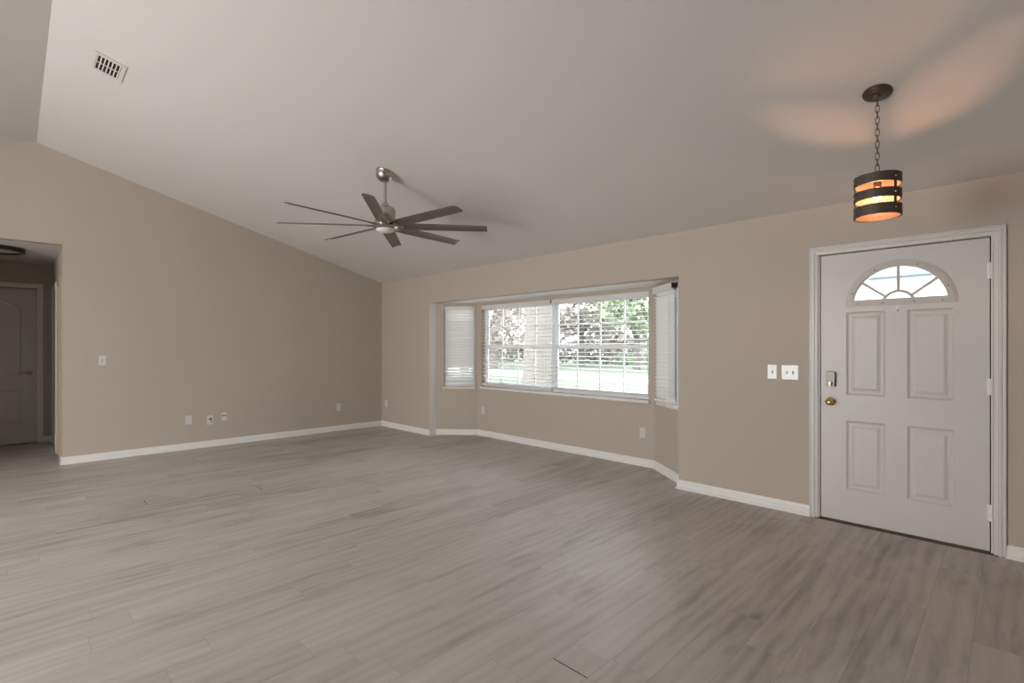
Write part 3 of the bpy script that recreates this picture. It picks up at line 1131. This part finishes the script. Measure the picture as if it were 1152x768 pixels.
vent = empty('air_vent')
tag(vent, 'white rectangular air vent with dark louvres on the sloped ceiling', 'air vent')
vent.matrix_world = slope_matrix(0.515, 4.933)
vent.rotation_mode = 'XYZ'
vw, vl = 0.204, 0.320
bm = B()
ow, ol_, iw, il = vw / 2, vl / 2, 0.075, 0.120
for a in ((-ow, ow, -ol_, -il), (-ow, ow, il, ol_), (-ow, -iw, -il, il), (iw, ow, -il, il)):
    bx(bm, a[0], a[1], a[2], a[3], 0.0, 0.007)
bx(bm, -iw, iw, -0.005, 0.005, 0.0, 0.0062)
finish(bm, 'vent_frame', 'grille', vent)
bm = B()
bx(bm, -iw, iw, -il, il, 0.0002, 0.0012)
finish(bm, 'duct_opening', 'duct', vent)
for half in (-1, 1):
    for k in range(7):
        x = -iw + 0.0055 + k * (2 * iw - 0.011) / 6
        bm = B()
        y0, y1 = (0.004, il) if half > 0 else (-il, -0.004)
        v0 = []
        pr_ = [(0.001, 0.0012), (0.004, 0.0036), (0.0085, 0.0046), (0.0085, 0.0056), (0.0035, 0.0048), (0.0, 0.0012)]
        prism(bm, [(x + a - .006, b_) for a, b_ in pr_], 'y', y0, y1)
        finish(bm, 'louvre', 'grille', vent)

# ------------------------------------------------------------ ceiling fan
FX, FY, FZ = 2.458, 4.142, 2.465
czf = ceil_z(FX)
fan = empty('ceiling_fan', (FX, FY, FZ))
tag(fan, 'large eight blade ceiling fan with dark blades and brushed nickel motor', 'ceiling fan')
Ftop = czf - FZ
bm = B()
tilt = Matrix.Translation((0, 0, Ftop)) @ Matrix.Rotation(ct, 4, 'Y')
lathe(bm, [(0, 0.0), (0.086, 0.0), (0.087, -0.012), (0.083, -0.018), (0.080, -0.040), (0.066, -0.068), (0.045, -0.085), (0.022, -0.092), (0, -0.092)], (0, 0, 0), 36, tilt)
can = finish(bm, 'canopy', 'nickel', fan, 35)
bm = B()
tube(bm, [(0, 0, Ftop - 0.075), (0, 0, 0.190)], 0.0135, 16)
finish(bm, 'downrod', 'nickel', fan, 40)
bm = B()
lathe(bm, [(0, 0.215), (0.026, 0.215), (0.028, 0.205), (0.034, 0.200), (0.036, 0.184), (0.046, 0.180), (0.070, 0.172), (0.088, 0.158), (0.092, 0.142), (0.092, 0.062), (0.086, 0.048), (0.098, 0.040), (0.104, 0.034), (0.104, 0.022), (0, 0.022)], (0, 0, 0), 40)
finish(bm, 'motor_housing', 'nickel', fan, 35)
bm = B()
lathe(bm, [(0, 0.021), (0.112, 0.021), (0.116, 0.015), (0.116, -0.012), (0.108, -0.020), (0.098, -0.030), (0.088, -0.034), (0, -0.034)], (0, 0, 0), 40)
finish(bm, 'hub', 'nickel', fan, 35)
bm = B()
lathe(bm, [(0, -0.034), (0.084, -0.034), (0.082, -0.044), (0.068, -0.056), (0.040, -0.064), (0, -0.067)], (0, 0, 0), 36)
finish(bm, 'light_lens', 'opal', fan, 40)
PITCH = R(-15)
for k in range(8):
    ang = R(186.6) - k * pi / 4
    rz = Matrix.Rotation(ang, 4, 'Z')
    bm = B()
    # outline of the blade in (r, s); chord tapers slightly outward, tip cut at a slant
    st = [(0.100, -0.034, 0.034), (0.150, -0.052, 0.054), (0.30, -0.057, 0.060), (0.60, -0.055, 0.058), (0.925, -0.050, 0.054), (0.945, -0.046, 0.052)]
    top, bot = [], []
    for i, (r_, a, b_) in enumerate(st):
        rowt, rowb = [], []
        for j in range(5):
            s = a + (b_ - a) * j / 4
            rr = r_ + (0.012 * (j / 4) if i >= 4 else 0)
            cm = 0.007 * (1 - (2 * j / 4 - 1) ** 2)
            pt_ = (rr, s * cos(PITCH) - cm * sin(PITCH), s * sin(PITCH) + cm * cos(PITCH))
            rowt.append(bm.verts.new(rz @ Vector(pt_)))
            rowb.append(bm.verts.new(rz @ (Vector(pt_) + Vector((0, sin(PITCH), -cos(PITCH))) * 0.0055)))
        top.append(rowt); bot.append(rowb)
    for i in range(len(st) - 1):
        for j in range(4):
            bm.faces.new((top[i][j], top[i + 1][j], top[i + 1][j + 1], top[i][j + 1]))
            bm.faces.new((bot[i][j], bot[i][j + 1], bot[i + 1][j + 1], bot[i + 1][j]))
        bm.faces.new((top[i][0], bot[i][0], bot[i + 1][0], top[i + 1][0]))
        bm.faces.new((top[i][4], top[i + 1][4], bot[i + 1][4], bot[i][4]))
    for i in (0, len(st) - 1):
        for j in range(4):
            bm.faces.new((top[i][j], top[i][j + 1], bot[i][j + 1], bot[i][j]))
    bl = finish(bm, 'blade', 'blade', fan, 30)
    bm = B()
    pr_ = [(0.095, -0.024), (0.16, -0.028), (0.175, -0.014), (0.175, 0.016), (0.16, 0.030), (0.095, 0.024)]
    v0 = [bm.verts.new(rz @ Vector((a, b_ * cos(PITCH), b_ * sin(PITCH) - 0.0060))) for a, b_ in pr_]
    v1 = [bm.verts.new(rz @ Vector((a, b_ * cos(PITCH), b_ * sin(PITCH) - 0.0100))) for a, b_ in pr_]
    bm.faces.new(v0); bm.faces.new(v1[::-1])
    for i in range(6):
        bm.faces.new((v0[i], v1[i], v1[(i + 1) % 6], v0[(i + 1) % 6]))
    finish(bm, 'blade_bracket', 'nickel', bl)

# ------------------------------------------------------------ pendant light
PX, PY = 3.344, 0.525
pzc = ceil_z(PX)
PZ0 = 2.040
pen = empty('pendant_light', (PX, PY, PZ0))
tag(pen, 'small lit pendant light with three dark bands hanging on a chain', 'pendant light')
bm = B()
tilt = Matrix.Translation((0, 0, pzc - PZ0)) @ Matrix.Rotation(ct, 4, 'Y')
lathe(bm, [(0, 0), (0.067, 0), (0.069, -0.004), (0.067, -0.009), (0.059, -0.012), (0.057, -0.016), (0.044, -0.019), (0.042, -0.023), (0.020, -0.026), (0.012, -0.034), (0, -0.036)], (0, 0, 0), 36, tilt)
finish(bm, 'canopy', 'bronze', pen, 35)
# chain
SHT = 0.222
bm = B()
ztop = pzc - PZ0 - 0.030
zbot = SHT + 0.030
tube(bm, [(0.010 * cos(t), 0, ztop + 0.004 + 0.010 * sin(t)) for t in [2 * pi * i / 14 for i in range(14)]], 0.0022, 6, closed=True)
zz = ztop - 0.010
k = 0
ll = 0.040
nl_ = max(1, round((zz - zbot) / 0.0335))
step = (zz - zbot) / nl_
while k < nl_:
    zc = zz - step * (k + 0.5)
    pts = []
    for i in range(16):
        t = 2 * pi * i / 16
        a = 0.0085 * cos(t)
        b_ = (ll / 2 - 0.0085) * (1 if sin(t) > 0 else -1) + 0.0085 * sin(t) if abs(sin(t)) > 1e-6 else 0
        pts.append((a if k % 2 == 0 else 0.0, a if k % 2 else 0.0, zc + b_))
    tube(bm, pts, 0.0021, 6, closed=True)
    k += 1
finish(bm, 'chain', 'bronze', pen, 60)
bm = B()
tube(bm, [(0, 0, SHT - 0.022), (0, 0, SHT + 0.010)], 0.006, 10)
tube(bm, [(0.009 * cos(t), 0, SHT + 0.018 + 0.010 * sin(t)) for t in [2 * pi * i / 14 for i in range(14)]], 0.0024, 6, closed=True)
finish(bm, 'hanging_loop', 'bronze', pen, 50)
PR = 0.1085
for a in (115, -124, 4):
    d = Vector((cos(R(a)), sin(R(a)), 0)); n = Vector((-d.y, d.x, 0))
    bm = B()
    mm = Matrix(((d.x, n.x, 0, 0), (d.y, n.y, 0, 0), (0, 0, 1, 0), (0, 0, 0, 1)))
    bx(bm, 0.0, PR - 0.0040, -0.009, 0.009, SHT - 0.016, SHT - 0.013, mm)
    finish(bm, 'spider_arm', 'bronze', pen)
    bm = B()
    bx(bm, PR - 0.0055, PR - 0.0026, -0.008, 0.008, 0.004, SHT - 0.003, mm)
    finish(bm, 'strap', 'bronze', pen)
    for z in (0.028, 0.111, SHT - 0.028):
        bm = B()
        for sgn, r0 in ((1, PR), (-1, PR - 0.0085)):
            lathe(bm, [(0.0050, 0), (0.0045, 0.0020), (0.003, 0.0035), (0, 0.004)], (0, 0, 0), 12,
                  Matrix.Translation(Vector((d.x * r0, d.y * r0, z))) @ Vector((d.x * sgn, d.y * sgn, 0)).to_track_quat('Z', 'Y').to_matrix().to_4x4())
        finish(bm, 'rivet', 'nickel', pen, 40)
for (z0, z1) in ((0.0, 0.056), (0.088, 0.137), (0.170, SHT)):
    bm = B()
    lathe(bm, [(PR - .0025, z0), (PR, z0), (PR, z1), (PR - .0025, z1), (PR - .0025, z0)], (0, 0, 0), 56)
    bd = finish(bm, 'metal_band', 'band', pen, 40)
    bm = B()
    lathe(bm, [(PR - .0056, z0 + .0005), (PR - .0085, z0 + .0005), (PR - .0085, z1 - .0005), (PR - .0056, z1 - .0005), (PR - .0056, z0 + .0005)], (0, 0, 0), 56)
    ln = finish(bm, 'band_lining', 'lining', bd, 40)
    ln['label'] = 'tan inner face of the band'
bm = B()
lathe(bm, [(0, SHT - 0.016), (0.018, SHT - 0.018), (0.018, SHT - 0.052), (0.015, SHT - 0.060), (0, SHT - 0.060)], (0, 0, 0), 20)
finish(bm, 'lamp_socket', 'lining', pen, 40)
bm = B()
lathe(bm, [(0, 0.158), (0.012, 0.158), (0.013, 0.150), (0.018, 0.138), (0.022, 0.124), (0.020, 0.108), (0.011, 0.099), (0, 0.097)], (0, 0, 0), 20)
blb = finish(bm, 'light_bulb', 'bulb', pen, 60)
ld = bpy.data.lights.new('bulb_light', 'POINT')
ld.energy = 3.4
ld.color = (1.0, 0.50, 0.26)
ld.shadow_soft_size = 0.014
lo = bpy.data.objects.new('bulb_light', ld)
COL.objects.link(lo)
lo.location = (PX, PY, PZ0 + 0.124)
blb.visible_shadow = True

# ------------------------------------------------------------ hallway flush light
hl_ = empty('ceiling_light', (-0.17, 8.35, HZ))
tag(hl_, 'round flush ceiling light with dark ring in the dim hallway', 'ceiling light')
bm = B()
lathe(bm, [(0.255, -0.002), (0.27, -0.002), (0.274, -0.045), (0.262, -0.050), (0.240, -0.050), (0.238, -0.044), (0.255, -0.040), (0.255, -0.002)], (0, 0, 0), 48)
finish(bm, 'trim_ring', 'darkmetal', hl_, 40)
bm = B()
lathe(bm, [(0, 0.0), (0.250, 0.0), (0.252, -0.028), (0.20, -0.034), (0, -0.038)], (0, 0, 0), 40)
finish(bm, 'diffuser', 'dimopal', hl_, 40)

# ------------------------------------------------------------ outdoors
GZ = -0.28
bm = B()
bx(bm, 5.3, 90, -40, 90, GZ - 0.3, GZ)
bx(bm, -40, 90, -60, -4.2, GZ - 0.3, GZ)
struct(finish(bm, 'ground_lawn', 'grass'), 'bright green front lawn seen through the blinds', 'lawn')
bm = B()
bx(bm, 19.5, 25.5, -40, 90, GZ, GZ + 0.02)
struct(finish(bm, 'ground_street', 'road'), 'pale street crossing beyond the lawn', 'street')
bm = B()
bx(bm, 5.3, 12.5, -6.0, 11.5, GZ, GZ + 0.02)  # unseen pale pad, added to bounce sky light up to the bay soffit
struct(finish(bm, 'ground_reflector', 'road'), 'unseen pale pad added in front of the window to light the soffit', 'light_reflector')

# house across the street
hs = empty('neighbour_house', (46, 23.5, GZ))
tag(hs, 'single storey house across the street seen through the right blind', 'house')
bm = B()
bx(bm, -1, 8, -7, 7, 0, 2.7)
finish(bm, 'house_wall', 'hwall', hs)
bm = B()
prism(bm, [(-1.8, 2.65), (3.5, 4.9), (8.8, 2.65), (8.8, 2.5), (-1.8, 2.5)], 'y', -7.8, 7.8)
finish(bm, 'house_roof', 'hroof', hs)
for (y0, y1, z0, z1) in ((-5.4, -3.4, 0.9, 2.1), (0.6, 2.4, 0.9, 2.1), (3.6, 6.0, 0.9, 2.1)):
    bm = B()
    for a in ((y0 - .15, y1 + .15, z1, z1 + .15), (y0 - .15, y1 + .15, z0 - .15, z0), (y0 - .15, y0, z0, z1), (y1, y1 + .15, z0, z1), ((y0 + y1) / 2 - .06, (y0 + y1) / 2 + .06, z0, z1)):
        bx(bm, -1.12, -1.0, a[0], a[1], a[2], a[3])
    wf = finish(bm, 'house_window', 'hwhite', hs)
    bm = B()
    bx(bm, -1.06, -1.01, y0, y1, z0, z1)
    finish(bm, 'pane', 'hglass', wf)
bm = B()
bx(bm, -1.1, -1.0, -1.6, -0.5, 0, 2.1)
finish(bm, 'house_door', 'hwhite', hs)


def crown(bm, c, rad, n, size, rnd, flat=0.75):
    for _ in range(n):
        while True:
            p = Vector((rnd.uniform(-1, 1), rnd.uniform(-1, 1), rnd.uniform(-1, 1)))
            if 0.25 < p.length < 1:
                break
        q = Vector(c) + Vector((p.x * rad, p.y * rad, p.z * rad * flat))
        s = size * rnd.uniform(.6, 1.3)
        d = Vector((rnd.uniform(-1, 1), rnd.uniform(-1, 1), rnd.uniform(-1, 1))).normalized()
        u = d.orthogonal().normalized() * s
        v = d.cross(u).normalized() * s * .6
        vs = [bm.verts.new(q + a) for a in (u, v, -u, -v)]
        bm.faces.new(vs)


def tree(loc, hgt, rt, crad, label, leafm='leaf', n=900, size=0.22, seed=1, name='tree', group=None, low=.38):
    rnd = random.Random(seed)
    root = empty(name, loc)
    tag(root, label, 'tree', group)
    bm = B()
    tube(bm, [(0, 0, -.1), (0.05, 0, hgt * .25), (0.12, 0.08, hgt * .5), (0.05, 0.1, hgt * .75)], [rt * 1.3, rt, rt * .85, rt * .5], 12)
    tips = []
    for k in range(6):
        a = 2 * pi * k / 6 + rnd.uniform(-.3, .3)
        z0 = hgt * rnd.uniform(low, low + .17)
        r_ = crad * rnd.uniform(.5, .8)
        tip = (r_ * cos(a), r_ * sin(a), z0 + hgt * rnd.uniform(.12, .35))
        tube(bm, [(0.1, 0.05, z0), (r_ * .4 * cos(a), r_ * .4 * sin(a), z0 + hgt * .12), tip], [rt * .5, rt * .32, rt * .1], 8)
        tips.append(tip)
    finish(bm, 'trunk', 'bark', root, 60)
    bm = B()
    for t in tips:
        crown(bm, t, crad * .5, n // 8, size, rnd)
    crown(bm, (0.05, 0.1, hgt * .85), crad * .62, n // 4, size, rnd)
    finish(bm, 'crown', leafm, root)
    return root


def shrub(loc, r_, h_, label, seed=1, n=420, m='leaf'):
    rnd = random.Random(seed)
    root = empty('shrub', loc)
    tag(root, label, 'shrub', 'garden shrubs across the lawn')
    bm = B()
    for k in range(5):
        a = 2 * pi * k / 5
        tube(bm, [(0, 0, 0), (r_ * .4 * cos(a), r_ * .4 * sin(a), h_ * .6)], [.03, .012], 6)
    finish(bm, 'stems', 'bark', root, 60)
    bm = B()
    for k in range(n):
        p = Vector((rnd.gauss(0, .42), rnd.gauss(0, .42), abs(rnd.gauss(.45, .28))))
        q = Vector((p.x * r_, p.y * r_, min(1.05, p.z) * h_))
        d = Vector((rnd.uniform(-1, 1), rnd.uniform(-1, 1), rnd.uniform(-1, 1))).normalized()
        s = 0.10 * rnd.uniform(.6, 1.3)
        u = d.orthogonal().normalized() * s
        v = d.cross(u).normalized() * s * .6
        bm.faces.new([bm.verts.new(q + a) for a in (u, v, -u, -v)])
    finish(bm, 'foliage', m, root)


def polar(px, depth):
    """ground point that lies in direction px at that distance along the view axis"""
    u = (px - 576) / FPX
    a = R(45.09)
    return (depth * (cos(a) + u * sin(a)), depth * (sin(a) - u * cos(a)), GZ)


TG = 'trees outside the bay window'
tree((10.4, 9.4, GZ + 0.02), 8.5, 0.40, 3.6, 'broad old tree trunk close to the window behind its centre post', 'dryleaf', 1300, 0.16, 3, group=TG, low=.30)
tree((13.0, 15.8, GZ), 6.5, 0.17, 3.2, 'mossy tree behind the far left edge of the left blind', 'dryleaf', 2400, 0.15, 4, group=TG, low=.22)
tree((25.0, 27.0, GZ), 7.5, 0.26, 3.6, 'mossy brownish tree across the street behind the left blind', 'dryleaf', 3000, 0.20, 8, group=TG, low=.16)
tree((30.0, 36.5, GZ), 8.0, 0.28, 4.6, 'green tree far across the street behind the left blind', 'leaf', 3000, 0.22, 9, group=TG, low=.18)
tree((31.5, 19.0, GZ), 7.5, 0.22, 3.3, 'tall green tree left of the house across the street', 'leaf', 2600, 0.22, 6, group=TG, low=.20)
tree((34.5, 26.2, GZ), 8.0, 0.26, 3.6, 'reddish brown tree beside the left gable of the far house', 'dryleaf', 3000, 0.25, 11, group=TG, low=.16)
tree((35.0, 10.0, GZ), 8.0, 0.30, 4.2, 'yellow green tree right of the house across the street', 'leaf', 2600, 0.25, 10, group=TG, low=.22)
shrub((42.5, 24.5, GZ), 2.0, 1.7, 'rounded green shrub in front of the house across the street', 1, 900)
shrub((40.5, 19.5, GZ), 1.7, 1.2, 'low shrub at the right corner of the house front', 2, 700)
shrub((38.0, 24.2, GZ), 1.5, 1.3, 'shrub on the lawn left of the house front', 3, 700)

# long hedge closing the far side of the street
rnd = random.Random(21)
bm = B()
for k in range(5200):
    q = Vector((rnd.gauss(0, .45), rnd.uniform(-15, 14), rnd.uniform(.02, 1) ** .8 * (2.3 + .5 * sin(k % 29))))
    d = Vector((rnd.uniform(-1, 1), rnd.uniform(-1, 1), rnd.uniform(-1, 1))).normalized()
    u = d.orthogonal().normalized() * .22 * rnd.uniform(.6, 1.3)
    v = d.cross(u).normalized() * .15
    bm.faces.new([bm.verts.new(q + a) for a in (u, v, -u, -v)])
hg = finish(bm, 'hedge', 'dryleaf')
hg.location = (39.5, 41.0, GZ)
tag(hg, 'long brownish hedge beyond the street behind the left half of the window', 'hedge')

# neighbouring garage seen through the fanlight
ga = empty('white_garage', (12.5, -0.6, GZ))
tag(ga, 'pale outbuilding with a grey roof edge seen through the fanlight', 'building')
bm = B()
bx(bm, 0, 5, -7.0, 4.4, 0, 3.12)
finish(bm, 'garage_wall', 'porchwall', ga)
bm = B()
prism(bm, [(-0.3, 3.10), (2.5, 4.3), (5.3, 3.10), (5.3, 3.0), (-0.3, 3.0)], 'y', -7.3, 4.7)
finish(bm, 'garage_roof', 'porchdark', ga)
